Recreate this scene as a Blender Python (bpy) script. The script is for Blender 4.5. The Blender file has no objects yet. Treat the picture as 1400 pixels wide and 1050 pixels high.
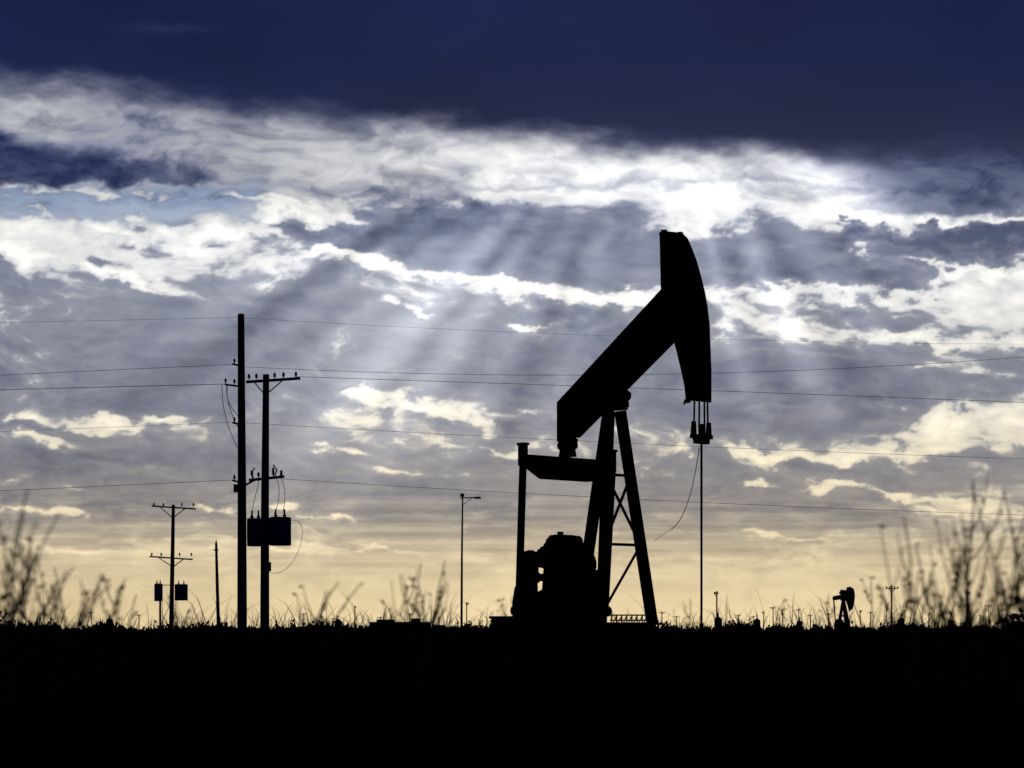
import bpy, math, random
import numpy as np
from mathutils import Vector, Matrix
random.seed(7)
F=3264.0; HY=862.0; CX=700.0; CZ=0.4
scene=bpy.context.scene
scene.view_settings.view_transform='Standard'
scene.view_settings.look='None'
scene.view_settings.exposure=0
COL=scene.collection
# ---------------------------------------------------------------- materials
def mat_basic(name,c1,c2,scale=6.0,rough=0.9,spec=0.05,bump=0.2,metal=0.0):
    m=bpy.data.materials.new(name); m.use_nodes=True
    nt=m.node_tree; b=nt.nodes['Principled BSDF']
    tc=nt.nodes.new('ShaderNodeTexCoord'); n=nt.nodes.new('ShaderNodeTexNoise')
    n.inputs['Scale'].default_value=scale; n.inputs['Detail'].default_value=6
    r=nt.nodes.new('ShaderNodeValToRGB')
    r.color_ramp.elements[0].position=0.35; r.color_ramp.elements[1].position=0.7
    r.color_ramp.elements[0].color=(*c1,1); r.color_ramp.elements[1].color=(*c2,1)
    nt.links.new(tc.outputs['Object'],n.inputs['Vector']); nt.links.new(n.outputs['Fac'],r.inputs['Fac'])
    nt.links.new(r.outputs['Color'],b.inputs['Base Color'])
    b.inputs['Roughness'].default_value=rough; b.inputs['Specular IOR Level'].default_value=spec
    b.inputs['Metallic'].default_value=metal
    bp=nt.nodes.new('ShaderNodeBump'); bp.inputs['Strength'].default_value=bump; bp.inputs['Distance'].default_value=0.02
    nt.links.new(n.outputs['Fac'],bp.inputs['Height']); nt.links.new(bp.outputs['Normal'],b.inputs['Normal'])
    return m
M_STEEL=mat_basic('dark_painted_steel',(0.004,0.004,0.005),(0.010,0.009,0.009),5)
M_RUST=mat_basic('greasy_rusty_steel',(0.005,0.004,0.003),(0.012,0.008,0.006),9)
M_WOOD=mat_basic('weathered_pole_wood',(0.02,0.025,0.045),(0.045,0.052,0.085),4)
M_TRANS=mat_basic('transformer_paint',(0.02,0.03,0.10),(0.035,0.05,0.15),3)
M_CER=mat_basic('insulator_ceramic',(0.01,0.01,0.012),(0.02,0.02,0.022),10,0.5,0.2)
M_WIRE=mat_basic('aluminium_wire',(0.03,0.03,0.035),(0.05,0.05,0.055),3)
M_CONC=mat_basic('oily_concrete',(0.008,0.008,0.008),(0.015,0.014,0.013),3)
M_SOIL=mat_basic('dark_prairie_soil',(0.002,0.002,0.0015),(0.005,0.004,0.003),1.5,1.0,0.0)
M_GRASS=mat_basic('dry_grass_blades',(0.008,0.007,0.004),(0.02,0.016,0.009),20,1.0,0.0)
M_WEED=mat_basic('dry_weed_stem',(0.09,0.055,0.022),(0.17,0.11,0.05),30,1.0,0.0)
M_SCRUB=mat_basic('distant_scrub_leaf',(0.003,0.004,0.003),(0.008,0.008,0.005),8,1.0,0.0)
# ---------------------------------------------------------------- mesh builder
class MB:
    def __init__(s): s.v=[]; s.f=[]
    def add(s,v,f):
        o=len(s.v); s.v+= [tuple(p) for p in v]; s.f+=[tuple(i+o for i in q) for q in f]; return s
    def box(s,c,d,rot=None,taper=1.0):
        v=[]
        for z in(-.5,.5):
            k=taper if z>0 else 1.0
            for x,y in((-.5,-.5),(.5,-.5),(.5,.5),(-.5,.5)):
                p=Vector((x*d[0]*k,y*d[1]*k,z*d[2]))
                if rot: p=rot@p
                v.append(p+Vector(c))
        return s.add(v,[(3,2,1,0),(4,5,6,7),(0,1,5,4),(1,2,6,5),(2,3,7,6),(3,0,4,7)])
    def prism(s,poly,y0,y1):
        n=len(poly); v=[(x,y0,z) for x,z in poly]+[(x,y1,z) for x,z in poly]
        f=[tuple(range(n)),tuple(range(2*n-1,n-1,-1))]
        f+=[(i,(i+n),((i+1)%n)+n,(i+1)%n) for i in range(n)]
        return s.add(v,f)
    def tube(s,pts,r,n=8,cap=True):
        pts=[Vector(p) for p in pts]; m=len(pts)
        if not hasattr(r,'__len__'): r=[r]*m
        v=[];f=[]
        for i,p in enumerate(pts):
            t=(pts[min(i+1,m-1)]-pts[max(i-1,0)]).normalized()
            u=Vector((0,0,1)) if abs(t.z)<0.9 else Vector((0,1,0))
            a=t.cross(u).normalized(); b=t.cross(a).normalized()
            for k in range(n):
                w=2*math.pi*k/n+math.pi/n
                v.append(p+(a*math.cos(w)+b*math.sin(w))*r[i])
        for i in range(m-1):
            for k in range(n):
                k2=(k+1)%n
                f.append((i*n+k,i*n+k2,(i+1)*n+k2,(i+1)*n+k))
        if cap: f.append(tuple(range(n-1,-1,-1))); f.append(tuple((m-1)*n+k for k in range(n)))
        return s.add(v,f)
    def bar(s,p,q,w,h=None):
        h=h or w; p=Vector(p);q=Vector(q); d=q-p
        rot=d.to_track_quat('Z','Y').to_matrix()
        return s.box((p+q)/2,(w,h,d.length),rot)
    def obj(s,name,mat,parent=None,loc=(0,0,0),rz=0):
        me=bpy.data.meshes.new(name); me.from_pydata(s.v,[],s.f); me.update(); me.materials.append(mat)
        o=bpy.data.objects.new(name,me); COL.objects.link(o); o.location=loc; o.rotation_euler=(0,0,rz)
        if parent: o.parent=parent
        return o
def empty(name,loc,rz,label,cat,group=None):
    o=bpy.data.objects.new(name,None); o.empty_display_size=0.5; COL.objects.link(o)
    o.location=loc; o.rotation_euler=(0,0,rz); o['label']=label; o['category']=cat
    if group: o['group']=group
    return o
def tag(o,label,cat,group=None):
    o['label']=label; o['category']=cat
    if group: o['group']=group
    return o
# ---------------------------------------------------------------- noise
_G={}
def perlin(x,y,seed):
    if seed not in _G:
        ang=np.random.RandomState(seed).rand(256,256)*2*np.pi; _G[seed]=(np.cos(ang).astype(np.float32),np.sin(ang).astype(np.float32))
    gx,gy=_G[seed]
    xi=np.floor(x).astype(np.int32); yi=np.floor(y).astype(np.int32); xf=x-xi; yf=y-yi
    u=xf*xf*xf*(xf*(xf*6-15)+10); v=yf*yf*yf*(yf*(yf*6-15)+10)
    def d(a,b):
        i=(xi+a)&255; j=(yi+b)&255
        return gx[i,j]*(xf-a)+gy[i,j]*(yf-b)
    return ((d(0,0)*(1-u)+d(1,0)*u)*(1-v)+(d(0,1)*(1-u)+d(1,1)*u)*v)*1.5
def fbm(x,y,o,seed,g=0.5):
    s=0;a=1
    for i in range(o):
        s=s+a*perlin(x+i*17.3,y+i*9.7,seed+i); a*=g; x=x*2.03; y=y*2.03
    return s
def sst(a,b,x):
    t=np.clip((x-a)/(b-a),0,1); return t*t*(3-2*t)
# ---------------------------------------------------------------- sky dome
def build_sky():
    Xd=np.linspace(-70,1470,1100); az_d=np.arctan((Xd-CX)/F)
    az_c=np.linspace(az_d[-1],2*np.pi+az_d[0],92)[1:-1]
    az=np.concatenate([az_d,az_c])
    Yd=np.linspace(884,-45,670); t_d=(HY-Yd)/F
    t_up=np.tan(np.linspace(math.atan(t_d[-1]),math.radians(88),26)[1:])
    te=np.concatenate([[-0.05],t_d,t_up])
    AZ,TE=np.meshgrid(az,te)
    A2=np.where(AZ>np.pi,AZ-2*np.pi,AZ)
    X=CX+F*np.where(np.abs(A2)<0.3,np.tan(A2),np.sign(A2)*(math.tan(.3)+np.abs(A2)-.3))
    ca=np.cos(np.clip(A2,-.4,.4))
    Y=HY-F*TE/ca
    T={100:".7 .7 .7 .7 .75 .8 .85 .9 .9 .9 .9 .8 .5 .3 .3",
    150:".70 .62 .58 .64 .72 .78 .84 .88 .93 .93 .9 .75 .45 .2 .15",
    200:".5 .45 .48 .62 .68 .78 .86 .92 .95 .97 .92 .82 .4 .08 .05",
    235:".3 .3 .4 .55 .70 .75 .85 .92 .97 1 .97 .88 .52 .08 .05",
    265:".6 .6 .6 .55 .6 .62 .65 .75 .85 .92 .95 .9 .68 .15 .12",
    290:".65 .5 .45 .5 .75 .42 .28 .35 .5 .62 .7 .75 .8 .5 .5",
    320:".82 .75 .55 .7 .4 .15 .08 .15 .3 .4 .35 .4 .25 .05 .0",
    350:".65 .72 .55 .5 .45 .25 .08 .1 .15 .25 .2 .25 .12 .2 .3",
    375:".5 .55 .6 .45 .5 .6 .32 .15 .18 .25 .2 .08 .1 .6 .78",
    400:".4 .4 .38 .35 .32 .4 .5 .62 .58 .4 .62 .55 .45 .72 .75",
    430:".38 .36 .24 .16 .24 .36 .34 .34 .1 .28 .72 .68 .32 .58 .68",
    460:".36 .34 .15 .10 .2 .34 .38 .42 .22 .22 .5 .55 .42 .5 .52",
    490:".34 .26 .06 .08 .25 .38 .35 .12 .06 .18 .22 .22 .22 .28 .34",
    520:".24 .18 .05 .12 .25 .4 .28 .08 .05 .12 .12 .08 .08 .25 .36",
    550:".28 .26 .22 .2 .4 .52 .45 .32 .22 .22 .12 .05 .18 .62 .62",
    580:".42 .5 .4 .26 .32 .46 .42 .4 .4 .32 .22 .22 .42 .66 .66",
    610:".2 .34 .26 .24 .28 .42 .44 .42 .43 .43 .46 .54 .6 .6 .6",
    640:".08 .12 .16 .22 .22 .17 .24 .3 .34 .34 .34 .28 .25 .28 .38",
    670:".22 .18 .14 .16 .12 .04 .06 .16 .26 .26 .26 .26 .32 .45 .45",
    700:".46 .36 .34 .36 .26 .14 .08 .14 .2 .2 .14 .14 .36 .45 .5",
    730:".40 .46 .5 .46 .42 .34 .30 .32 .36 .36 .32 .36 .44 .5 .5",
    775:".46 .5 .52 .52 .52 .52 .52 .52 .52 .52 .52 .56 .56 .56 .52",
    865:".45 .5 .56 .62 .7 .75 .8 .8 .8 .8 .8 .75 .7 .65 .55"}
    rows=np.array(sorted(T)); tab=np.array([[float(q) for q in T[r].split()] for r in rows])
    w1x=fbm(X/190,Y/95,4,3); w1y=fbm(X/190+40,Y/95,4,13)
    w2x=fbm(X/60,Y/34,6,23,.55); w2y=fbm(X/60+9,Y/34,6,33,.55)
    XX=X+w1x*60+w2x*26; YY=Y+w1y*18+w2y*12
    ci=np.clip(XX/100,0,13.999); c0=ci.astype(int); cf=ci-c0; cf=cf*cf*(3-2*cf)
    Yc=np.clip(YY,100,864.9); ri=np.clip(np.searchsorted(rows,Yc,side='right')-1,0,len(rows)-2)
    rf=(Yc-rows[ri])/(rows[ri+1]-rows[ri]); rf=rf*rf*(3-2*rf)
    L0=(tab[ri,c0]*(1-cf)+tab[ri,c0+1]*cf)*(1-rf)+(tab[ri+1,c0]*(1-cf)+tab[ri+1,c0+1]*cf)*rf
    Yt=Y-0.07*X
    def stroke(pts,w,wob=1.0):
        px=[p[0] for p in pts]; py=[p[1] for p in pts]
        yl=np.interp(X,px,py)
        yw=Y+w2y*(w*1.2+4)*wob+w1y*6
        xe=sst(px[0]-40,px[0]+25,X+w2x*30)*(1-sst(px[-1]-25,px[-1]+40,X+w2x*30))
        return np.exp(-((yw-yl)/w)**2)*xe*np.clip(.7+.8*w2x,0,1.4)
    S=[([(20,256),(150,262),(300,268),(420,279)],5,.5),
       ([(430,345),(520,362),(620,380),(720,393),(830,403),(900,408)],9,.8),
       ([(0,345),(120,362),(240,398)],8,.55),([(1100,292),(1250,297),(1420,302)],5,.6),
       ([(1150,352),(1280,362),(1420,385)],9,.65),([(360,300),(430,290),(510,302)],13,.65),
       ([(0,298),(100,308),(240,330)],15,.45),([(270,322),(340,318),(400,335)],9,.45),
       ([(535,415),(585,428)],6,.8),([(705,455),(760,447)],8,.7),
       ([(430,535),(550,545),(680,585)],9,.5),([(30,575),(150,582),(290,570)],6,.5),
       ([(1200,560),(1420,578)],13,.45),([(200,682),(330,690),(480,714)],5,.6),
       ([(560,598),(760,622)],7,.45),([(960,615),(1150,627),(1300,612)],6,.5),
       ([(1030,668),(1180,664),(1330,690)],6,.5),([(980,398),(1100,405),(1250,400),(1420,420)],14,.35),
       ([(1020,440),(1150,452),(1290,470),(1420,466)],8,.45),([(0,598),(90,610)],7,.5),
       ([(0,695),(130,706)],4,.5),([(940,720),(1130,745)],4,.35),([(300,745),(560,752)],4,.4),
       ([(1040,480),(1200,500)],4,.3),([(380,690),(470,700)],4,.5),([(100,640),(260,655)],4,.3),([(20,660),(190,672)],4,.35),
       ([(990,555),(1130,562)],4,.3),([(1250,500),(1400,512)],5,.3),([(700,560),(760,572)],4,.3),([(860,640),(960,652)],4,.4),([(980,690),(1100,700)],4,.3),([(500,640),(640,652)],4,.3),([(0,745),(150,752)],4,.3),([(420,612),(520,622)],5,.45)]
    Dk=[([(1165,322),(1280,328),(1420,338)],17,.6),([(400,328),(560,298),(760,325)],24,.3),
       ([(740,425),(830,447)],18,.45),([(1000,375),(1120,368),(1240,387)],14,.3),
       ([(700,500),(850,535)],24,.2),([(990,530),(1220,552)],22,.25),([(140,698),(175,702)],8,.5),
       ([(0,712),(38,716)],9,.6),([(1170,435),(1240,450)],14,.35),([(610,605),(670,610)],9,.35),
       ([(560,575),(600,580)],8,.35),([(0,640),(180,650),(330,640)],16,.25),([(400,670),(680,690)],24,.2),
       ([(980,590),(1060,600)],12,.35),([(60,352),(160,350)],8,.3),([(1060,765),(1110,768)],5,.4),([(700,580),(750,590)],9,.35),([(0,585),(60,592)],9,.3),([(230,600),(330,612)],10,.3)]
    for p,w,a in S: L0=L0+a*stroke(p,w)
    for p,w,a in Dk: L0=L0-a*stroke(p,w)
    n=fbm(X/125+w1x*.5,Yt/40+w1y*.5,8,43,.55)
    n2=fbm(X/46+w1x,Yt/22,6,63,.57)
    n3=fbm(X/120+w1x,Y/11,6,73,.6)
    pf=1-2*np.abs(fbm(X/58+w1x*.8,Yt/30+w1y*.8,5,143,.5))
    det=np.interp(Y,[100,200,260,300,400,600,700,760,862],[.26,.34,.42,.62,.60,.68,.6,.26,.10])
    D=L0+det*(.34*n+.17*n2+.12*(pf-.4))
    wisp=sst(.42,.74,D)
    k=np.interp(Y,[240,300,720,800],[.12,.58,.6,.2])
    L=(1-k)*D+k*(wisp*.85+.15*np.clip(D,.08,1))
    edge=np.exp(-((D-.60)/.08)**2); L=L+.17*k*edge
    L=L+.05*n2*det*(.4+.6*sst(.3,.6,D))+.26*n3*sst(640,720,Y)*(1-.85*sst(745,830,Y))
    top=np.interp(X,[-200,0,150,290,330],[178,182,212,244,256]); bot=np.interp(X,[-200,0,290,330],[250,250,252,256])
    wy=Y+w1y*10+w2y*9
    wedge=sst(-18,20,wy-top)*(1-sst(-5,5,wy-bot))
    L=L*(1-wedge)+wedge*(.0+.10*sst(100,300,X)+.04*n2)
    wr=sst(-80,60,X-(1140+(Y-200)*.75)+w1x*22+w2x*6)*(1-sst(-9,9,wy-291))*sst(150,190,Y)
    L=L*(1-wr)+wr*(.11+.05*n+.02*n2)
    L=np.clip(L,-.08,1.08)
    def ramp(ys,cs):
        return np.stack([np.interp(Y,ys,[c[i] for c in cs]) for i in range(3)],-1)
    shade=ramp([0,200,300,350,420,550,640,700,760,862],[(24,33,74),(50,59,96),(82,90,117),(97,104,127),(107,113,132),(110,114,131),(119,119,128),(139,134,131),(184,168,140),(206,182,140)])
    high=ramp([200,400,540,640,740,862],[(250,250,249),(244,243,239),(246,240,225),(245,232,201),(240,222,184),(246,222,172)])
    C=shade+(high-shade)*L[...,None]
    bl=sst(250,262,wy)*(1-sst(288,318,wy+np.clip(X-220,0,400)*.08))*(1-sst(340,400,X+w2x*20))
    bl=bl*(1-.8*sst(.66,.86,D))
    blue=ramp([250,315],[(148,164,194),(172,184,203)])
    C=C*(1-bl[...,None])+bl[...,None]*blue
    # crepuscular rays (broad, soft, long)
    th=np.arctan2(X-900,np.maximum(Y-60,1))+.010*w1x
    rr=np.hypot(X-900,Y-60)
    fade=sst(240,345,Y+20*w2y)*np.clip(rr/430,.35,1.0)
    acc=0
    for c_,w_,a_,r0 in [(-.72,.06,58,900),(-.595,.045,40,860),(-.83,.035,30,900),(-.46,.05,30,700),(-.92,.03,22,980),(-1.03,.045,34,1050),(-1.15,.05,18,1100),(-.27,.06,28,640),(-.06,.06,20,560),
        (.12,.04,26,560),(.25,.04,44,600),(.43,.05,50,640),(.64,.06,30,640),(.84,.06,22,600),(-.975,.03,-22,1000),(-.655,.02,-9,760),(-.37,.03,-12,640),(.54,.035,-18,600),(.335,.02,-10,520),(.74,.03,-12,560)]:
        acc=acc+a_*np.exp(-((th-c_)/w_)**2)*(1-sst(r0*.55,r0*1.1,rr))
    fine=fbm(th*9,th*0+.5,2,83,.5)*6*np.exp(-((th+.4)/.7)**2)*(1-sst(380,800,rr))
    acc=(acc+fine)*fade
    haze=fade*np.exp(-((th+.65)/.45)**2)*(1-sst(450,950,rr))*16+fade*np.exp(-((th-.3)/.35)**2)*(1-sst(300,620,rr))*10
    C=C+((acc+haze)*(1-.32*np.clip(L,0,1)))[...,None]*np.array([1,1,.98])
    up=(1-sst(280,315,Y))*sst(188,230,Y); th2=np.arctan2(X-890,np.maximum(Y-80,1))
    for c_,w_,a_ in((1.0,.06,54),(1.1,.045,34),(1.19,.035,26),(.9,.05,22)):
        C=C+(np.exp(-((th2-c_-.012*w1x)/w_)**2)*up*a_*(1-sst(330,560,rr)))[...,None]
    dim=np.interp(X,[0,300,600,800,1100,1400],[.90,.89,.94,.985,.985,.95]); dim=1-(1-dim)*(1-sst(270,330,Y))*sst(.4,.7,L)
    C=C*dim[...,None]
    C=C-((1-sst(270,300,Y))*(1-.55*np.exp(-((X-900)/220)**2-((Y-240)/40)**2))*np.clip(-(n*.8+n2*.45)+.12,0,1)*34)[...,None]*np.array([1,.97,.88])
    g=np.exp(-((X-910)/230)**2-((Y-245-.05*(X-840))/38)**2)
    C=C+(g*26)[...,None]
    g=np.exp(-((X-900)/420)**2-((Y-300)/110)**2); C=C+(g*12)[...,None]
    # dark cloud deck overhead
    eY=np.interp(X,[-300,0,100,200,260,320,450,600,700,800,900,1000,1100,1200,1400,1700],[92,95,98,110,122,138,148,158,168,182,190,194,198,200,196,190])
    q=eY+4-Y+fbm(X/90,Y/40,5,91,.5)*11+w2y*4
    Mk=.72*sst(-34,18,q)+.28*sst(-60,6,q)
    ss=fbm(X/420,Y/190,4,101,.42)
    navy=ramp([-200,0,80,150,200],[(17,26,56),(22,31,72),(24,34,73),(31,38,73),(38,44,74)])*(1+.12*ss)[...,None]
    navy=navy+(np.exp(-((X-230)/60)**2-((Y-40-w2y*6)/9)**2)*12)[...,None]
    C=C*(1-Mk[...,None])+navy*Mk[...,None]
    far=sst(.25,.7,np.abs(A2))[...,None]
    ov=np.stack([26+12*n,32+12*n,62+12*n],-1)
    C=C*(1-far)+ov*far
    C=np.clip(C,0,255)/255.0
    lin=np.where(C<=.04045,C/12.92,((C+.055)/1.055)**2.4)
    H,W=AZ.shape; R=2600.0
    el=np.arctan(TE)
    P=np.stack([R*np.sin(AZ)*np.cos(el),R*np.cos(AZ)*np.cos(el),CZ+R*np.sin(el)],-1).reshape(-1,3)
    nv=H*W
    i,j=np.meshgrid(np.arange(H-1),np.arange(W),indexing='ij'); j2=(j+1)%W
    Q=np.stack([i*W+j,(i+1)*W+j,(i+1)*W+j2,i*W+j2],-1).reshape(-1,4)
    P=np.vstack([P,[[0,0,CZ+R]]]); lin=np.vstack([lin.reshape(-1,3),[[.012,.016,.07]]])
    tj=np.arange(W); tri=np.stack([(H-1)*W+tj,np.full(W,nv),(H-1)*W+(tj+1)%W],-1)
    me=bpy.data.meshes.new('sky')
    me.vertices.add(len(P)); me.vertices.foreach_set('co',P.astype(np.float32).ravel())
    me.loops.add(Q.size+tri.size); me.loops.foreach_set('vertex_index',np.concatenate([Q.ravel(),tri.ravel()]).astype(np.int32))
    me.polygons.add(len(Q)+W)
    ls=np.concatenate([np.arange(len(Q))*4,len(Q)*4+np.arange(W)*3]).astype(np.int32)
    me.polygons.foreach_set('loop_start',ls)
    me.update(calc_edges=True)
    at=me.color_attributes.new('cloud_radiance','FLOAT_COLOR','POINT')
    at.data.foreach_set('color',np.hstack([lin,np.ones((len(lin),1))]).astype(np.float32).ravel())
    o=bpy.data.objects.new('sky',me); COL.objects.link(o); o['kind']='structure'
    m=bpy.data.materials.new('cloudy_sky'); m.use_nodes=True; nt=m.node_tree; nt.nodes.clear()
    a=nt.nodes.new('ShaderNodeAttribute'); a.attribute_name='cloud_radiance'
    tc=nt.nodes.new('ShaderNodeTexCoord'); mp=nt.nodes.new('ShaderNodeMapping'); mp.inputs['Scale'].default_value=(.012,.012,.02)
    ns=nt.nodes.new('ShaderNodeTexNoise'); ns.inputs['Scale'].default_value=1; ns.inputs['Detail'].default_value=6
    mr=nt.nodes.new('ShaderNodeMapRange'); mr.inputs['To Min'].default_value=.96; mr.inputs['To Max'].default_value=1.04
    em=nt.nodes.new('ShaderNodeEmission'); tr=nt.nodes.new('ShaderNodeBsdfTransparent'); tr.inputs[0].default_value=(.004,.004,.004,1)
    ad=nt.nodes.new('ShaderNodeAddShader'); out=nt.nodes.new('ShaderNodeOutputMaterial')
    L_=nt.links.new
    L_(tc.outputs['Object'],mp.inputs[0]); L_(mp.outputs[0],ns.inputs['Vector']); L_(ns.outputs['Fac'],mr.inputs['Value'])
    L_(a.outputs['Color'],em.inputs['Color']); L_(mr.outputs[0],em.inputs['Strength'])
    L_(em.outputs[0],ad.inputs[0]); L_(tr.outputs[0],ad.inputs[1]); L_(ad.outputs[0],out.inputs['Surface'])
    m.cycles.emission_sampling='NONE'
    me.materials.append(m)
build_sky()
# ---------------------------------------------------------------- ground
def build_ground():
    r=np.concatenate([[0],np.geomspace(2,2590,70)]); a=np.linspace(0,2*np.pi,181)[:-1]
    v=[(0,0,0)]; f=[]
    for rr in r[1:]:
        x=rr*np.sin(a); y=rr*np.cos(a)
        z=fbm(x/9,y/9,3,7)*0.04*min(1,rr/10)-0.02
        v+=list(zip(x,y,z))
    N=180
    for k in range(N): f.append((0,1+(k+1)%N,1+k))
    for i in range(len(r)-2):
        for k in range(N):
            a0=1+i*N; f.append((a0+k,a0+(k+1)%N,a0+N+(k+1)%N,a0+N+k))
    b=MB(); b.v=[tuple(map(float,p)) for p in v]; b.f=f
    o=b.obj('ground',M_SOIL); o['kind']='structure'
build_ground()
# ---------------------------------------------------------------- pumpjack
PX0=(840-CX)/F*60; PD=60.0; cs=math.cos(math.radians(45)); sn=cs
def loc_a(px,l=0.0):
    u=(px-CX)/F; return (u*(PD+l*cs)-PX0-l*sn)/(cs+u*sn)
def AZp(px,py,l=0.0):
    a=loc_a(px,l); Yw=PD-a*sn+l*cs; return (a,CZ+(HY-py)/F*Yw)
def loc_l(px,a):
    u=(px-CX)/F; return (PX0+a*cs-u*(PD-a*sn))/(u*cs-sn)
def PL(px,py,l=0.0):
    a,z=AZp(px,py,l); return (a,l,z)
def curve(b,pts,kf,r,y=-.2,n=14):
    px=[p[0] for p in pts]; py=[p[1] for p in pts]; t=np.linspace(0,1,len(pts)); tt=np.linspace(0,1,n)
    cx=np.polyfit(t,px,min(3,len(pts)-1)); cy=np.polyfit(t,py,min(3,len(pts)-1))
    b.tube([kf(float(np.polyval(cx,q)),float(np.polyval(cy,q)),y) for q in tt],r,5)
pj=empty('pumpjack',(PX0,PD,0),math.radians(-45),'black steel oil pumpjack with raised horse head in dry grass','oil pump','oil pumpjacks')
bm=MB()
beam=[AZp(*p) for p in [(911,396),(926,457),(858,524),(786,598),(768,604),(768,551)]]
bm.prism(beam,-.11,.11)
def strip(b,p,q,th,w):
    p=Vector((p[0],0,p[1]));q=Vector((q[0],0,q[1])); d=(q-p).normalized(); nrm=Vector((-d.z,0,d.x))
    v=[];
    for y in(-w,w):
        v+=[p+nrm*0+Vector((0,y,0)),q+Vector((0,y,0)),q+nrm*th+Vector((0,y,0)),p+nrm*th+Vector((0,y,0))]
    b.add(v,[(0,1,2,3),(7,6,5,4),(0,4,5,1),(1,5,6,2),(2,6,7,3),(3,7,4,0)])
strip(bm,beam[5],beam[0],-.07,.19); strip(bm,beam[3],beam[1],.07,.19); strip(bm,beam[4],beam[5],-.05,.185)
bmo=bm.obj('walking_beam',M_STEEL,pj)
hd=MB()
head=[AZp(*p) for p in [(907,318),(915,317),(928,318),(935,325),(941,339),(947,355),(953,376),(958,396),(962,418),(964.5,440),(966,470),(967,505),(967,550),(943,548),(941,528),(936,505),(930,480),(924,458),(909,402),(908,360)]]
hd.prism(head,-.15,.15)
for y0,y1 in((-.185,-.152),(.152,.185)):
    hd.prism([AZp(*p) for p in [(907,320),(928,320),(934,326),(946,357),(957,397),(963.5,440),(966,505),(966,549),(958,549),(957,505),(953,440),(945,397),(932,352),(924,330),(912,330)]],y0,y1)
hd.box(PL(908,316,-.1),(.12,.1,.06)); hd.box(PL(930,320,.1),(.1,.1,.1)); hd.box(PL(940,549,-.1),(.16,.05,.07)); hd.tube([PL(937,546,-.1),PL(935,553,-.1)],.025)
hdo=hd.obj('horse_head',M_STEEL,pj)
sb=MB()
sb.prism([AZp(*p) for p in [(832,535),(851,530),(853,556),(834,556)]],-.2,.2)
c=AZp(846,540); sb.tube([(c[0],-.33,c[1]),(c[0],.33,c[1])],.13,14)
sb.box((AZp(841,558)[0],0,AZp(841,558)[1]),(.42,.5,.08))
sb.obj('saddle_bearing',M_RUST,pj)
sp=MB()
footR=PL(892,853,.9); A0=footR[0]; Lm=loc_l(822,A0)
footM=(A0,Lm,footR[2])
topR=PL(848,562,.12); topM=PL(833,562,-.12)
sp.bar(topR,footR,.22,.24); sp.bar(topM,footM,.24,.26)
aR=loc_a(790,0); sp.bar(PL(832,562,0),(aR,0,.55),.22,.22)
def on(p,q,py):
    t=((CZ+(HY-py)/F*60)-p[2])/(q[2]-p[2]); return tuple(p[i]+(q[i]-p[i])*t for i in range(3))
for py in(650,745,):
    sp.bar(on(topR,footR,py),on(topM,footM,py),.07)
sp.bar(on(topR,footR,652),on(topM,footM,745),.055); sp.bar(on(topM,footM,652),on(topR,footR,745),.055)
sp.bar(on(topR,footR,745),on(topM,footM,840),.05)
sp.box(footR,(.45,.35,.06)); sp.box(footM,(.45,.35,.06)); sp.box((aR,0,.52),(.4,.4,.06))
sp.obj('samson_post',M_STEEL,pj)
aE=loc_a(776,0); lL=loc_l(715,aE); lR=loc_l(836,aE)
zq=lambda py:CZ+(HY-py)/F*61.2
eq=MB()
prof=[(lL,zq(626)),(lR,zq(626)),(lR,zq(640)),(lR-.5,zq(650)),(loc_l(806,aE),zq(657)),(loc_l(742,aE),zq(657)),(loc_l(722,aE),zq(643)),(lL,zq(641))]
v=[(aE-.12,l,z) for l,z in prof]+[(aE+.12,l,z) for l,z in prof]; n_=len(prof)
eq.add(v,[tuple(range(n_)),tuple(range(2*n_-1,n_-1,-1))]+[(i,i+n_,(i+1)%n_+n_,(i+1)%n_) for i in range(n_)])
eq.obj('equalizer_beam',M_STEEL,pj)
tb=MB(); tb.box((aE,0,zq(619)),(.36,.3,.22),taper=.85); tb.tube([(aE-.26,0,zq(609)),(aE+.26,0,zq(609))],.12,12)
tb.box((aE,0,zq(602)),(.4,.36,.08)); tb.obj('tail_bearing',M_RUST,pj)
for l,pxb,pyt in((lL,709,613),(lR,826,618)):
    p=MB(); ab=loc_a(pxb,l)
    p.bar((aE,l,zq(640)),(ab,l,CZ+(HY-836)/F*60),.12 if l<0 else .18,.15); p.box((aE,l,zq(627)),(.2,.16,zq(612)-zq(640)))
    p.box((aE,l,zq(612)),(.26,.2,.06)); p.tube([(ab,l-.16,.9),(ab,l+.16,.9)],.14,12)
    p.obj('pitman_arm',M_STEEL,pj)
aG=loc_a(766,0); gb=MB()
gb.prism([AZp(*p) for p in [(742,858),(741,812),(752,806),(754,778),(745,772),(743,760),(748,757),(750,748),(756,746),(758,738),(763,732),(773,731),(780,733),(784,742),(790,746),(794,757),(798,768),(800,858)]],-.30,.30)
gb.tube([(aG,-1.1,1.75),(aG,1.1,1.75)],.10,12)
def drum(px,py,r,l0,l1):
    a,z=AZp(px,py,(l0+l1)/2); gb.tube([(a,l0,z),(a,l1,z)],r,16)
drum(768,757,.42,-.42,.2); drum(748,763,.26,-.5,-.1); drum(792,772,.38,.0,.5); drum(776,741,.17,-.5,.3); drum(808,800,.40,.1,.5); drum(786,752,.2,-.2,.45)
gb.tube([(aG+.1,-.1,zq(745)),(aG+.1,-.1,zq(727))],.08,10)
gb.box(PL(752,742,0),(.12,.2,.16)); gb.box(PL(803,764,.2),(.2,.2,.18))
gb.obj('gearbox',M_RUST,pj)
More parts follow.
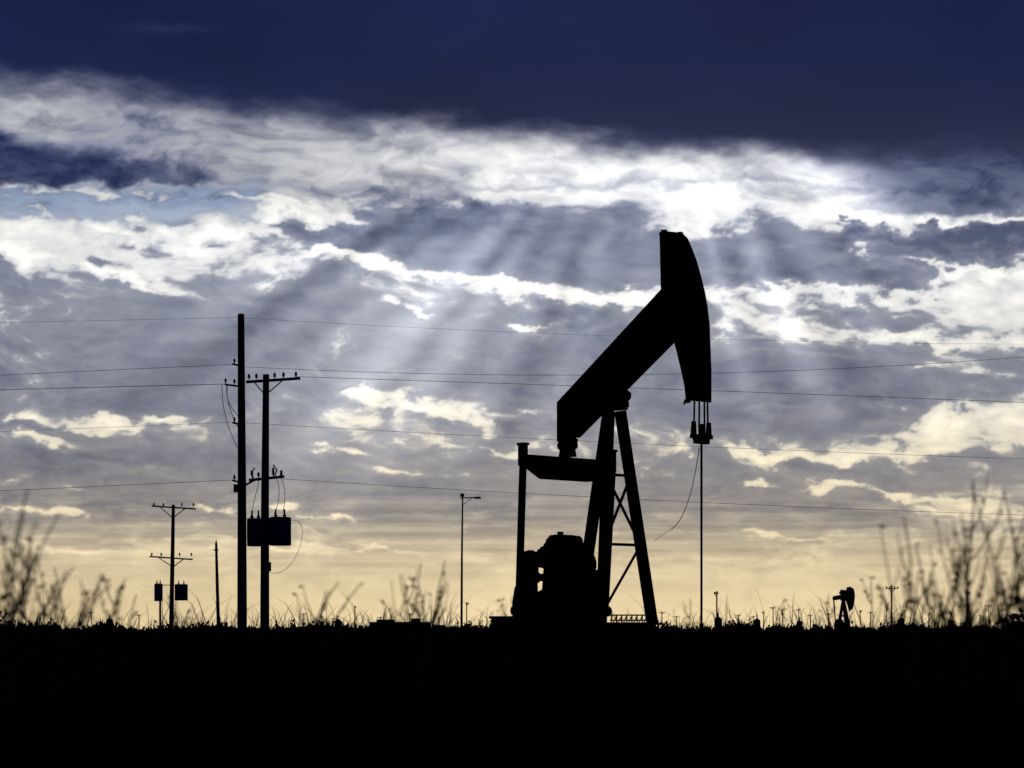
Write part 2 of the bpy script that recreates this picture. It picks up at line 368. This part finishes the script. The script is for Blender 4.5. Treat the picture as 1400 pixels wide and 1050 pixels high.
for sgn in(-1,1):
    l0=sgn*.95; cr=MB()
    ex,ez=math.cos(math.radians(-98)),math.sin(math.radians(-98))
    p0=Vector((aG-.3*ex-.08,l0,1.75-.3*ez)); p1=Vector((aG+1.1*ex-.08,l0,1.75+1.1*ez)); cr.bar(p0,p1,.3,.12)
    cr.tube([(aG-.02,l0-.10,1.75),(aG-.02,l0+.10,1.75)],.16,14)
    co=cr.obj('crank_arm',M_STEEL,pj)
    cw=MB()
    pts=[(-.42,.45),(.42,.45),(.48,.75),(.44,1.2),(.20,1.32),(.18,1.6),(.20,1.95),(.28,2.08),(.34,2.22),(.20,2.36),(.02,2.44),(-.2,2.40),(-.30,2.22),(-.40,2.16),(-.40,1.6),(-.50,1.48),(-.58,1.1),(-.56,.7)] if sgn<0 else [(-.42,.45),(.40,.45),(.48,.7),(.52,1.1),(.44,1.38),(.30,1.45),(.28,1.75),(.12,1.95),(-.1,1.95),(-.2,1.85),(-.4,1.75),(-.46,1.3),(-.5,.75)]
    cw.prism([(aG+x,z) for x,z in pts],l0+.065*sgn,l0+.22*sgn); cwo=cw.obj('counterweight',M_STEEL,pj); cwo.parent=co
en=MB(); aN=loc_a(775,0)
en.box((aN,-.1,1.1),(.6,.6,1.0),taper=.85); en.tube([(aN-.1,-.1,1.5),(aN-.1,-.1,2.2)],.05,8)
en.obj('engine',M_RUST,pj)
bf=MB(); a0=loc_a(716,0)-.2; a1=loc_a(868,0)
for l in(-.75,.75):
    bf.box(((a0+a1)/2,l,.58),(a1-a0,.26,.05)); bf.box(((a0+a1)/2,l,.4),(a1-a0,.06,.31)); bf.box(((a0+a1)/2,l,.22),(a1-a0,.26,.05))
for k in range(7):
    a=a0+.15+(a1-a0-.3)*k/6; bf.box((a,0,.42),(.14,1.4,.24))
bf.obj('base_frame',M_STEEL,pj)
fd=MB(); fd.box(((a0+a1)/2,0,.07),(a1-a0+.6,2.6,.24)); fd.obj('concrete_footing',M_CONC,pj)
gr=MB()
for k in range(8):
    px=836+k*7; gr.tube([PL(px,868,-.3),PL(px,841,-.3)],.018,6)
for py in(841,848,856): gr.bar(PL(834,py,-.3),PL(886,py,-.3),.035)
for k in range(7):
    px=836+k*7; gr.bar(PL(px,856,-.3),PL(px+7,842,-.3),.02)
gr.obj('guard_rail',M_STEEL,pj)
aC=loc_a(959,0); zc=lambda py:CZ+(HY-py)/F*(PD-aC*sn)
br=MB()
for l in(-.29,-.09,.12,.25):
    br.tube([(aC,l*.9,zc(540)),(aC,l*.9,zc(552)),(aC,l,zc(600))],.024,6)
br.obj('bridle_cable',M_RUST,pj)
cb=MB()
cb.prism([(aC-.1,zc(598)),(aC+.1,zc(598)),(aC+.07,zc(607)),(aC-.07,zc(607))],-.22,.22)
for l in(-.29,.27): cb.box((aC,l,zc(587)),(.13,.1,.36),taper=.7)
cb.box((aC,0,zc(597)),(.16,.68,.10)); cb.box((aC,.02,zc(588)),(.12,.09,.3),taper=.7)
cb.obj('carrier_bar',M_RUST,pj)
pr=MB(); pr.tube([(aC,0,zc(596)),(aC,0,.35)],.03,8); pr.obj('polished_rod',M_RUST,pj)
rp=MB(); curve(rp,[(956,612),(951,643),(943,678),(932,706),(917,724)],lambda x,y,q:PL(x,y,0),.010,0,24)
curve(rp,[(917,724),(906,731),(893,741)],lambda x,y,q:PL(x,y,0),.005,0,8); rp.obj('load_cable',M_RUST,pj)
wx=PX0+aC*cs; wy=PD-aC*sn
wh=empty('wellhead',(wx,wy,0),0,'small dark steel oil wellhead beneath the pumpjack head','wellhead')
w=MB(); w.tube([(0,0,0),(0,0,.35)],.12,12); w.tube([(0,0,.1),(0,0,.15)],.2,12); w.tube([(0,0,.3),(0,0,.34)],.18,12); w.obj('casing',M_RUST,wh)
w=MB(); w.tube([(0,0,.34),(0,0,.58)],[.07,.05],10); w.obj('stuffing_box',M_RUST,wh)
w=MB(); w.tube([(-.45,0,.22),(.45,0,.22)],.04,8); w.tube([(.32,0,.22),(.32,0,.42)],.02,6); w.tube([(.32,-.1,.42),(.32,.1,.42)],.03,8); w.obj('flow_valve',M_RUST,wh)
# ---------------------------------------------------------------- utility poles
def pole_root(name,px,D,label,cat,group='wooden utility poles'):
    return empty(name,((px-CX)/F*D,D,0),0,label,cat,group)
def K(D,px0):
    k=F/D
    return lambda px,py,y=0:((px-px0)/k,y,CZ+(HY-py)/k)
D2=530; p2=empty('pumpjack',((1153-CX)/F*D2,D2,0),0,'distant black pumpjack standing on the open plain','oil pump','oil pumpjacks'); k=K(D2,1153)
def kp(pts): return [(k(x,y)[0],k(x,y)[2]) for x,y in pts]
b=MB(); b.prism(kp([(1147,811),(1150,806),(1157,807),(1158,803),(1162,802),(1167,805),(1168.5,812),(1168,822),(1166,832),(1161,836),(1159,828),(1157,822),(1149,821),(1152,815)]),-.5,.5); b.obj('horse_head',M_STEEL,p2)
b=MB(); b.prism(kp([(1160,811),(1160,818),(1140,821),(1138,819),(1139,815)]),-.3,.3); b.obj('walking_beam',M_STEEL,p2)
b=MB()
for q,y0 in((1144,-1.2),(1162,-1.2),(1146,1.4),(1159,1.4)): b.bar(k(1153,819),k(q,866,y0),.5,.5)
b.bar(k(1148,842),k(1159,842),.4); b.obj('samson_post',M_STEEL,p2)
b=MB(); b.bar(k(1140,818,.4),k(1143,856,.4),.28); b.obj('pitman_arm',M_STEEL,p2)
b=MB(); b.prism(kp([(1141,866),(1141,852),(1145,846),(1151,847),(1154,853),(1163,857),(1163,866)]),-1,1); b.obj('gearbox',M_RUST,p2)
def insul(parent,p,up=.22,r=.07):
    b=MB(); x,y,z=p; r=r*.8
    b.tube([(x,y,z),(x,y,z+up*.3),(x,y,z+up*.32),(x,y,z+up*.5),(x,y,z+up*.52),(x,y,z+up*.75),(x,y,z+up*.78),(x,y,z+up)],[r*.35,r*.35,r,r*.6,r*1.05,r*.6,r*.9,r*.4],8)
    b.obj('insulator',M_CER,parent)
def transformer(parent,p,r,h):
    x,y,z=p; t=MB()
    t.tube([(x,y,z),(x,y,z+.03),(x,y,z+h*.93),(x,y,z+h*.95),(x,y,z+h)],[r*.93,r,r,r*1.06,r*.85],20)
    for k in range(6):
        a=-math.pi*(.15+.7*k/5); t.box((x+math.cos(a)*r*1.02,y+math.sin(a)*r*1.02,z+h*.5),(.03,.05,h*.7))
    o=t.obj('transformer',M_TRANS,parent)
    for dx in(-.4*r,.4*r):
        b=MB(); b.tube([(x+dx,y,z+h),(x+dx,y,z+h+.08),(x+dx,y,z+h+.1),(x+dx,y,z+h+.3)],[.05,.08,.04,.03],8); q=b.obj('bushing',M_CER,parent); q.parent=o
D=90; A=pole_root('utility_pole',330,D,'tall bare wooden utility pole carrying thin power lines','utility pole'); k=K(D,330)
b=MB(); b.tube([(0.03,0,-.3),(0.02,0,6),k(329.5,430)],[.19,.16,.125],14); b.tube([k(329.5,431),k(329.5,429)],.1,8); b.obj('pole_shaft',M_WOOD,A)
for py in(497,525,577,656):
    b=MB(); b.bar(k(330,py+4,-.12),k(318 if py!=525 else 308,py+1,-.12),.06,.07); b.obj('crossarm',M_WOOD,A); insul(A,k(321,py+1,-.12),.2,.07)
insul(A,k(329.5,436,-.12),.15,.06); insul(A,k(309,525,-.12),.2,.07)
b=MB()
for x0,x1,xm,y1 in((304,325,309,612),(310,326,316,585),(313,327,311,570)):
    P=[]
    for i in range(13):
        t=i/12; P.append(k(x0*(1-t)**2+2*xm*t*(1-t)*1.0+x1*t*t+(-3*math.sin(t*3.14)),526+(y1-526)*t,-.15))
    b.tube(P,.013,5)
b.obj('jumper_wire',M_WIRE,A)
b=MB(); b.bar(k(320,672,-.15),k(352,655,-.15),.07); b.box(k(324,668,-.2),(.2,.15,.3)); b.obj('switch_bracket',M_CER,A)
B=pole_root('utility_pole',360,D,'wooden utility pole with crossarm and two transformer cans','utility pole'); B.location.y+=.6; k=K(D+.6,360)
b=MB(); b.tube([(-.01,0,-.3),(0,0,5),k(361.5,512)],[.18,.155,.12],14); b.obj('pole_shaft',M_WOOD,B)
b=MB(); b.bar(k(335,523,-.2),k(409,518,-.2),.12,.1); b.bar(k(345,522,-.14),k(360,540,-.1),.04); b.bar(k(385,520,-.14),k(362,540,-.1),.04); b.obj('crossarm',M_WOOD,B)
for px in(339,349,374,386,403): insul(B,k(px,520-(px-339)*.05,-.2),.22,.08)
b=MB(); b.bar(k(339,657,-.2),k(387,652,-.2),.12,.1); b.obj('crossarm',M_WOOD,B)
for px,h in((343,.3),(352,.22),(372,.4),(383,.3)): insul(B,k(px,654,-.2),h,.08)
b=MB(); b.tube([k(374,652,-.2),k(377,643,-.2),k(372,636,-.2)],.03,6); b.obj('cutout_switch',M_CER,B)
b=MB(); b.tube([k(345,655,-.2),k(342,646,-.2),k(347,640,-.2)],.03,6); b.obj('cutout_switch',M_CER,B)
transformer(B,k(347,747,-.1),.31,1.06); transformer(B,k(381,746,-.1),.42,1.08)
b=MB(); b.bar(k(336,716),k(396,716),.07,.05); b.bar(k(336,738),k(396,738),.07,.05); b.obj('transformer_bracket',M_STEEL,B)
b=MB()
curve(b,[(396,712),(408,716),(412,738),(404,762),(385,779),(367,783)],k,.009)
curve(b,[(376,655),(380,670),(378,690),(373,702)],k,.012); curve(b,[(352,657),(350,670),(345,690),(345,702)],k,.012); curve(b,[(383,655),(388,675),(385,702)],k,.012)
b.obj('drop_wire',M_WIRE,B)
b=MB(); b.box(k(366,775,-.15),(.16,.12,.35)); b.obj('meter_box',M_STEEL,B)
D=190; C=pole_root('utility_pole',236,D,'double crossarm wooden utility pole with small transformers','utility pole'); k=K(D,236)
b=MB(); b.tube([k(234,866),k(235.5,780),k(237,690)],[.19,.17,.13],10); b.obj('pole_shaft',M_WOOD,C)
b=MB(); b.bar(k(208,692,-.2),k(268,696,-.2),.16,.12); b.bar(k(220,694,-.15),k(236,708,-.1),.07); b.bar(k(254,695,-.15),k(237,708,-.1),.07); b.obj('crossarm',M_WOOD,C)
b=MB(); b.bar(k(205,761,-.2),k(264,765,-.2),.16,.12); b.bar(k(218,763,-.15),k(236,775,-.1),.07); b.bar(k(252,764,-.15),k(237,775,-.1),.07); b.obj('crossarm',M_WOOD,C)
for px in(211,224,249,265): insul(C,k(px,693,-.2),.3,.11); insul(C,k(px-3,761,-.2),.3,.11)
transformer(C,k(248,821,-.1),.52,1.3); transformer(C,k(217,822,-.1),.33,1.4)
b=MB(); b.bar(k(212,800),k(256,800),.09,.06); b.tube([k(219,800),k(219,866)],.09,8); b.obj('transformer_bracket',M_STEEL,C)
Dp=pole_root('utility_pole',298,D,'short bare leaning wooden pole without any wires','utility pole'); k=K(D,298)
b=MB(); b.tube([k(299,866),k(297,800),k(295.5,742)],[.15,.13,.10],10); b.box(k(295.5,752,-.05),(.4,.1,.1)); b.obj('pole_shaft',M_WOOD,Dp)
b=MB(); b.tube([k(295.5,742),k(295.5,738)],.05,6); b.obj('insulator',M_CER,Dp)
E=empty('street_lamp',((631.5-CX)/F*D,D,0),0,'slender metal lamp post with short side arm','street lamp'); k=K(D,631.5)
b=MB(); b.tube([k(631,866),k(631.5,760),k(632.5,678)],[.11,.09,.06],8); b.box(k(632,677),(.3,.3,.25)); b.obj('lamp_post',M_STEEL,E)
b=MB(); b.bar(k(629,681),k(657,680),.09); b.bar(k(633,690),k(645,681),.05); b.obj('lamp_arm',M_STEEL,E)
b=MB(); b.box(k(653,680.5),(.6,.25,.16),taper=.7); b.obj('lamp_head',M_STEEL,E)
base=MB(); base.tube([(0,0,-.2),(0,0,10)],[.22,.16],8); base.bar((-1.6,-.2,9.3),(1.6,-.2,9.3),.2); base.bar((-.9,-.2,9.3),(0,-.1,8.5),.1); base.bar((.9,-.2,9.3),(0,-.1,8.5),.1)
for x in(-1.5,-.6,.6,1.5): base.tube([(x,-.2,9.35),(x,-.2,9.8)],.13,6)
bo=base.obj('utility_pole',M_WOOD); first=True
for px,py in((485,828),(638,823),(980,808),(1057,829),(1070,838),(905,836),(1219,800),(1352,826),(1190,836),(60,834),(1108,840),(560,838),(125,836),(190,840),(440,842),(455,845),(520,843),(1010,840),(1030,842),(1092,832),(1236,834),(1270,838),(1322,808),(1300,836),(1133,838),(1176,834),(1250,846),(1340,840),(1370,832),(925,842),(415,838),(600,844),(1044,836)):
    o=bo if first else bo.copy()
    if not first: COL.objects.link(o)
    first=False
    Dd=9.6*F/(HY-py); th_=max(1.0,Dd/900); o.location=((px-CX)/F*Dd,Dd,0); o.rotation_euler=(0,0,random.choice((-1,1))*random.uniform(.8,1.5)); o.scale=(th_,th_,1)
    if py==800: o.rotation_euler=(0,0,.5)
    tag(o,'tiny distant wooden utility pole with crossarm on the plain','utility pole','distant utility poles')
b=MB(); b.box((0,0,.35),(.65,.6,.7)); b.box((0,0,.73),(.75,.7,.06)); b.box((.1,-.31,.4),(.3,.02,.4)); o=b.obj('equipment_box',M_STEEL,None,((689-CX)/F*60,60,0)); tag(o,'low dark steel equipment box on the ground','equipment box')
b=MB(); b.box((0,0,.36),(2.5,1.2,.76),taper=.94); b.box((-.6,0,.78),(.7,.6,.12)); b.tube([(.6,0,.7),(.6,0,.88)],.2,12); b.box((1.5,0,.3),(.5,.7,.64)); b.bar((1.2,0,.4),(1.5,0,.4),.1); o=b.obj('storage_tank',M_STEEL,None,((548-CX)/F*95,95,0)); tag(o,'low dark storage tank sitting in the grass','storage tank')
b=MB(); b.tube([(0,0,0),(0,0,.3),(0,0,2.4),(0,0,2.8)],[.5,.7,.7,.25],14); b.tube([(0,0,2.7),(0,0,3.6)],.12,8); b.bar((.5,0,1.0),(1.6,0,1.0),.25); b.box((1.6,0,.7),(.7,.7,1.4)); o=b.obj('separator_vessel',M_STEEL,None,((982-CX)/F*420,420,0)); tag(o,'small dark upright oilfield vessel with side pipe','vessel','oilfield vessels')
for px,dd in((1035,480),(1232,450),(1300,520),(462,500),(1093,560),(150,470)):
    o2=o.copy(); COL.objects.link(o2); o2.location=((px-CX)/F*dd,dd,0); o2.rotation_euler=(0,0,px*.7)
# ---------------------------------------------------------------- power lines
def wire(pts,D=90.0,r=.010,deg=2):
    px=np.array([p[0] for p in pts],float); py=np.array([p[1] for p in pts],float)
    c=np.polyfit(px,py,min(deg,len(pts)-1)); xs=np.linspace(px[0],px[-1],40)
    b=MB(); b.tube([((x-CX)/F*D,D,CZ+(HY-np.polyval(c,x))/F*D) for x in xs],r,5)
    o=b.obj('power_line',M_WIRE); tag(o,'thin sagging dark overhead power line strung between poles','power line','overhead power lines')
for pts,r in (([(-500,449),(0,441),(329,434)],.005),([(-500,537),(0,513),(322,498)],.009),([(-500,548),(0,533),(309,525)],.011),([(-500,607),(0,590),(322,577)],.006),([(-500,692),(0,671),(322,656)],.009),
    ([(330,434),(700,455),(1100,466),(1900,466)],.0045),([(330,498),(450,507),(600,515),(800,516),(1000,507),(1400,484),(1700,462)],.008),([(403,517),(700,521),(1000,535),(1400,553),(1900,570)],.009),
    ([(330,578),(700,598),(1000,612),(1400,628),(1900,640)],.007),([(383,654),(700,675),(1000,688),(1400,704),(1900,716)],.008)):
    wire(pts,r=r)
# ---------------------------------------------------------------- grass
def build_grass():
    v=[];f=[]
    N=70000
    Ys=4.5*np.exp(np.random.RandomState(3).rand(N)*math.log(80/4.5))
    Xs=(np.random.RandomState(4).rand(N)*2-1)*(Ys*.225+.6)
    CL=fbm(Xs/Ys*34+3.1,Ys/9,3,5)+.4*fbm(Xs/Ys*7+1,Ys*0+.3,2,9)
    for i in range(N):
        y=float(Ys[i]); x=float(Xs[i]); cl=float(CL[i])
        h=random.uniform(.10,.27)*(1+.12*cl)
        if y>9: h+=max(0,random.gauss(.02,.03))*min(3,y/14)*max(.1,1+1.4*cl)
        if random.random()<.03+.22*max(0,cl) and y>6.5: h+=.08+random.random()**2.2*.27*min(1.8,y/14)
        ln=random.gauss(0,.32)*h; ly=random.uniform(-.15,.15)*h; w=random.uniform(.0013,.004)*(1+y/24)
        an=random.uniform(-.6,.6); dx=math.cos(an)*w; dy=math.sin(an)*w
        o=len(v)
        v+=[(x-dx,y-dy,-.04),(x+dx,y+dy,-.04),(x+ln*.3+dx*.7,y+ly*.3+dy*.7,h*.55),(x+ln*.3-dx*.7,y+ly*.3-dy*.7,h*.55),(x+ln*.65+dx*.45,y+ly*.6,h*.84),(x+ln*.65-dx*.45,y+ly*.6,h*.84),(x+ln*1.15,y+ly,h*.98)]
        f+=[(o,o+1,o+2,o+3),(o+3,o+2,o+4,o+5),(o+5,o+4,o+6)]
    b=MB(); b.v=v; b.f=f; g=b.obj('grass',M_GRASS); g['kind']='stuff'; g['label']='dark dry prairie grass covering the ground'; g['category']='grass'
build_grass()
def scrubby(n,y0,y1,seed,frq,hk):
    v=[];f=[]
    Ys=y0+(y1-y0)*np.random.RandomState(seed).rand(n); Xs=(np.random.RandomState(seed+1).rand(n)*2-1)*Ys*.235
    CL=fbm(Xs/Ys*frq+1.7,Ys/160,4,15,.6)
    for i in range(n):
        y=float(Ys[i]); x=float(Xs[i]); c=float(CL[i]); s=.08+1.1*max(0,c+.05)**1.3+random.random()**7*.8
        h=random.uniform(.1,1.0)*s*y/260*hk+.08; q0=y/260
        for q in range(3):
            px=x+random.uniform(-.6,.6)*q0; w=random.uniform(.05,.18)*q0; o=len(v); z=random.uniform(0,h)
            v+=[(px-w,y,z-.1*q0),(px+w*.3,y+.2,z-.2*q0),(px+w,y,z+random.uniform(0,.2)*q0),(px+random.uniform(-.2,.2)*q0,y-.1,z+w*1.4)]; f.append((o,o+1,o+2,o+3))
        o=len(v); v+=[(x-.3*q0,y,-.1),(x+.3*q0,y,-.1),(x+random.uniform(-.2,.3)*q0,y,h)]; f.append((o,o+1,o+2))
    return v,f
v,f=scrubby(15000,110,420,5,60,1.15); b=MB(); b.v=v; b.f=f; v,f=scrubby(9000,60,110,25,45,1.8); b.add(v,f)
g=b.obj('scrub',M_SCRUB); g['kind']='stuff'; g['label']='low dark scrub along the horizon'; g['category']='scrub'
def bush(px,py_top,D,w,seed):
    R=random.Random(seed); H=CZ+(HY-py_top)/F*D; b=MB()
    for i in range(26):
        a=R.uniform(0,6.28); r=R.uniform(.2,1)*w; tip=Vector((math.cos(a)*r,math.sin(a)*r,H*R.uniform(.55,1)*(1-.45*(r/w)**2)))
        b.tube([Vector((0,0,-.05)),tip*.5+Vector((0,0,H*.1)),tip],[.012,.008,.003],4)
        for j in range(60):
            t=R.uniform(.35,1.05); p=tip*t+Vector((R.gauss(0,.05),R.gauss(0,.05),R.gauss(0,.035)))
            d=Vector((R.uniform(-1,1),R.uniform(-1,1),R.uniform(-.5,1))).normalized()*R.uniform(.025,.06); c=d.cross(Vector((R.uniform(-1,1),1,0))).normalized()*.016
            b.add([p,p+d*.5+c,p+d,p+d*.5-c],[(0,1,2,3)])
    o=b.obj('bush',M_SCRUB,None,((px-CX)/F*D,D,0)); tag(o,'low dark rounded bush in the dry grass','bush')
bush(1388,838,20,.2,1); bush(1402,842,21,.2,7); bush(660,851,40,.3,2); bush(-3,842,22,.25,3); bush(15,850,28,.3,4)
# ---------------------------------------------------------------- weeds
def weed(px,py_top,D,lean,seed,dens=1.0):
    R=random.Random(seed); x0=(px-CX)/F*D; H=CZ+(HY-py_top)/F*D
    b=MB(); pts=[]; n=14; ph=R.uniform(0,6)
    for i in range(n):
        t=i/(n-1); pts.append(Vector((lean*H*t**2.2+.02*H*math.sin(ph+5*t)*t+R.uniform(-.002,.002),R.uniform(-.006,.006)+.03*t,-.03+(H+.03)*t)))
    b.tube(pts,[.0056*(1-.68*i/(n-1)) for i in range(n)],5)
    def leaf(p,s,el=.2):
        a=Vector((R.uniform(-1,1),R.uniform(-.4,.4),R.uniform(-.2,1))).normalized(); c=a.cross(Vector((0,1,.1))).normalized()
        b.add([p,p+a*s*.5+c*s*el,p+a*s,p+a*s*.5-c*s*el],[(0,1,2,3)])
    m=int(R.uniform(3,8)*dens)
    for i in range(m):
        t=.38+.52*(i+R.random())/m; p=pts[min(n-2,int(t*(n-1)))].lerp(pts[min(n-1,int(t*(n-1))+1)],(t*(n-1))%1)
        s=R.choice((-1,1)); L=R.uniform(.10,.28)*H*(1.2-t); up=R.uniform(1.0,2.4)
        q=[p]
        for j in range(1,6):
            w=j/5; q.append(p+Vector((s*L*w*(1-.3*w),R.uniform(-.2,.2)*L*w,up*L*w*(.5+.6*w)+R.uniform(-.03,.03)*L)))
        b.tube(q,[.0036,.0032,.0028,.0023,.0018,.0013],4)
        for j in range(R.randint(0,3)):
            pp=q[R.randint(2,5)]; leaf(pp,R.uniform(.012,.022),.25)
        if R.random()<.5:
            e=q[3]; b.tube([e,e+Vector((-s*L*.12,0,L*.3)),e+Vector((-s*L*.15,0,L*.55))],[.0022,.0018,.0012],4)
    for j in range(R.randint(1,5)): leaf(pts[R.randint(n//2,n-1)],R.uniform(.012,.022),.25)
    o=b.obj('weed_plant',M_WEED,None,(x0,D,0)); return tag(o,'tall dry branching weed with sparse seed heads','weed','tall dry weeds')
W=[(-12,668,5.2,.12),(4,700,5.6,.08),(8,735,6.2,.1),(30,775,6.6,.25),(45,800,6.2,.35),(60,790,6,.25),(105,775,6.8,-.1),(120,800,6.8,.15),(135,790,7,.12),(-30,700,5.4,.25),(160,812,8,.1),(85,815,7.5,.1),(-5,780,6,.3),(15,790,6.4,-.2),(-8,745,6,.15),(72,805,7,-.2),
 (380,795,7.5,.35),(400,800,7.5,.4),(420,812,8,.1),(548,770,8,.1),(568,765,7.6,.15),(580,785,8.2,-.15),(585,800,8.5,-.05),(535,805,8,.08),(560,800,8,.25),(690,815,9,.05),
 (1262,705,6.0,-.08),(1275,760,6.2,.12),(1285,745,6.6,-.08),(1325,655,6.6,.0),(1330,700,5.8,-.04),(1318,720,6.2,.02),(1412,660,5.8,-.20),(1404,668,6.4,-.08),(1400,700,5.4,.05),(1375,735,5.8,.05),(1345,770,6.2,-.1),(1240,780,6.6,.05),(1300,790,6.8,-.15),(1405,760,5.4,-.14),(1255,800,7,-.2),
 (935,818,10,.05),(1080,820,10,-.06),(1130,812,10,.04),(1190,790,9,.03),(250,815,9,-.05),(20,815,7,-.1),(1365,800,6,.1),(1205,815,8,.2),(1310,815,7,.2),(1290,725,6.2,.1),(1385,770,6.5,-.1)]
for i,(px,py,D_,ln) in enumerate(W): weed(px,py,D_,ln,200+i)
# ---------------------------------------------------------------- world, sun, camera
saz=math.atan((900-CX)/F); sel=math.atan((HY-190)/F)
wd=bpy.data.worlds.new('World'); scene.world=wd; wd.use_nodes=True; nt=wd.node_tree
sk=nt.nodes.new('ShaderNodeTexSky'); sk.sky_type='NISHITA'; sk.sun_disc=False; sk.sun_elevation=sel; sk.sun_rotation=saz
nt.links.new(sk.outputs[0],nt.nodes['Background'].inputs[0]); nt.nodes['Background'].inputs[1].default_value=.05
sl=bpy.data.lights.new('sun','SUN'); sl.energy=2.0; sl.angle=math.radians(10); sl.color=(1,.93,.82)
so=bpy.data.objects.new('sun',sl); COL.objects.link(so)
d=Vector((math.sin(saz)*math.cos(sel),math.cos(saz)*math.cos(sel),math.sin(sel)))
so.rotation_euler=d.to_track_quat('Z','Y').to_euler(); so.location=d*50
cam=bpy.data.cameras.new('camera'); co=bpy.data.objects.new('camera',cam); COL.objects.link(co)
co.location=(0,0,CZ); co.rotation_euler=(math.radians(90),0,0)
cam.sensor_width=36; cam.lens=36*F/1400; cam.shift_y=(HY-525)/1400; cam.clip_start=.1; cam.clip_end=8000
cam.dof.use_dof=True; cam.dof.focus_distance=75; cam.dof.aperture_fstop=5.0
scene.camera=co
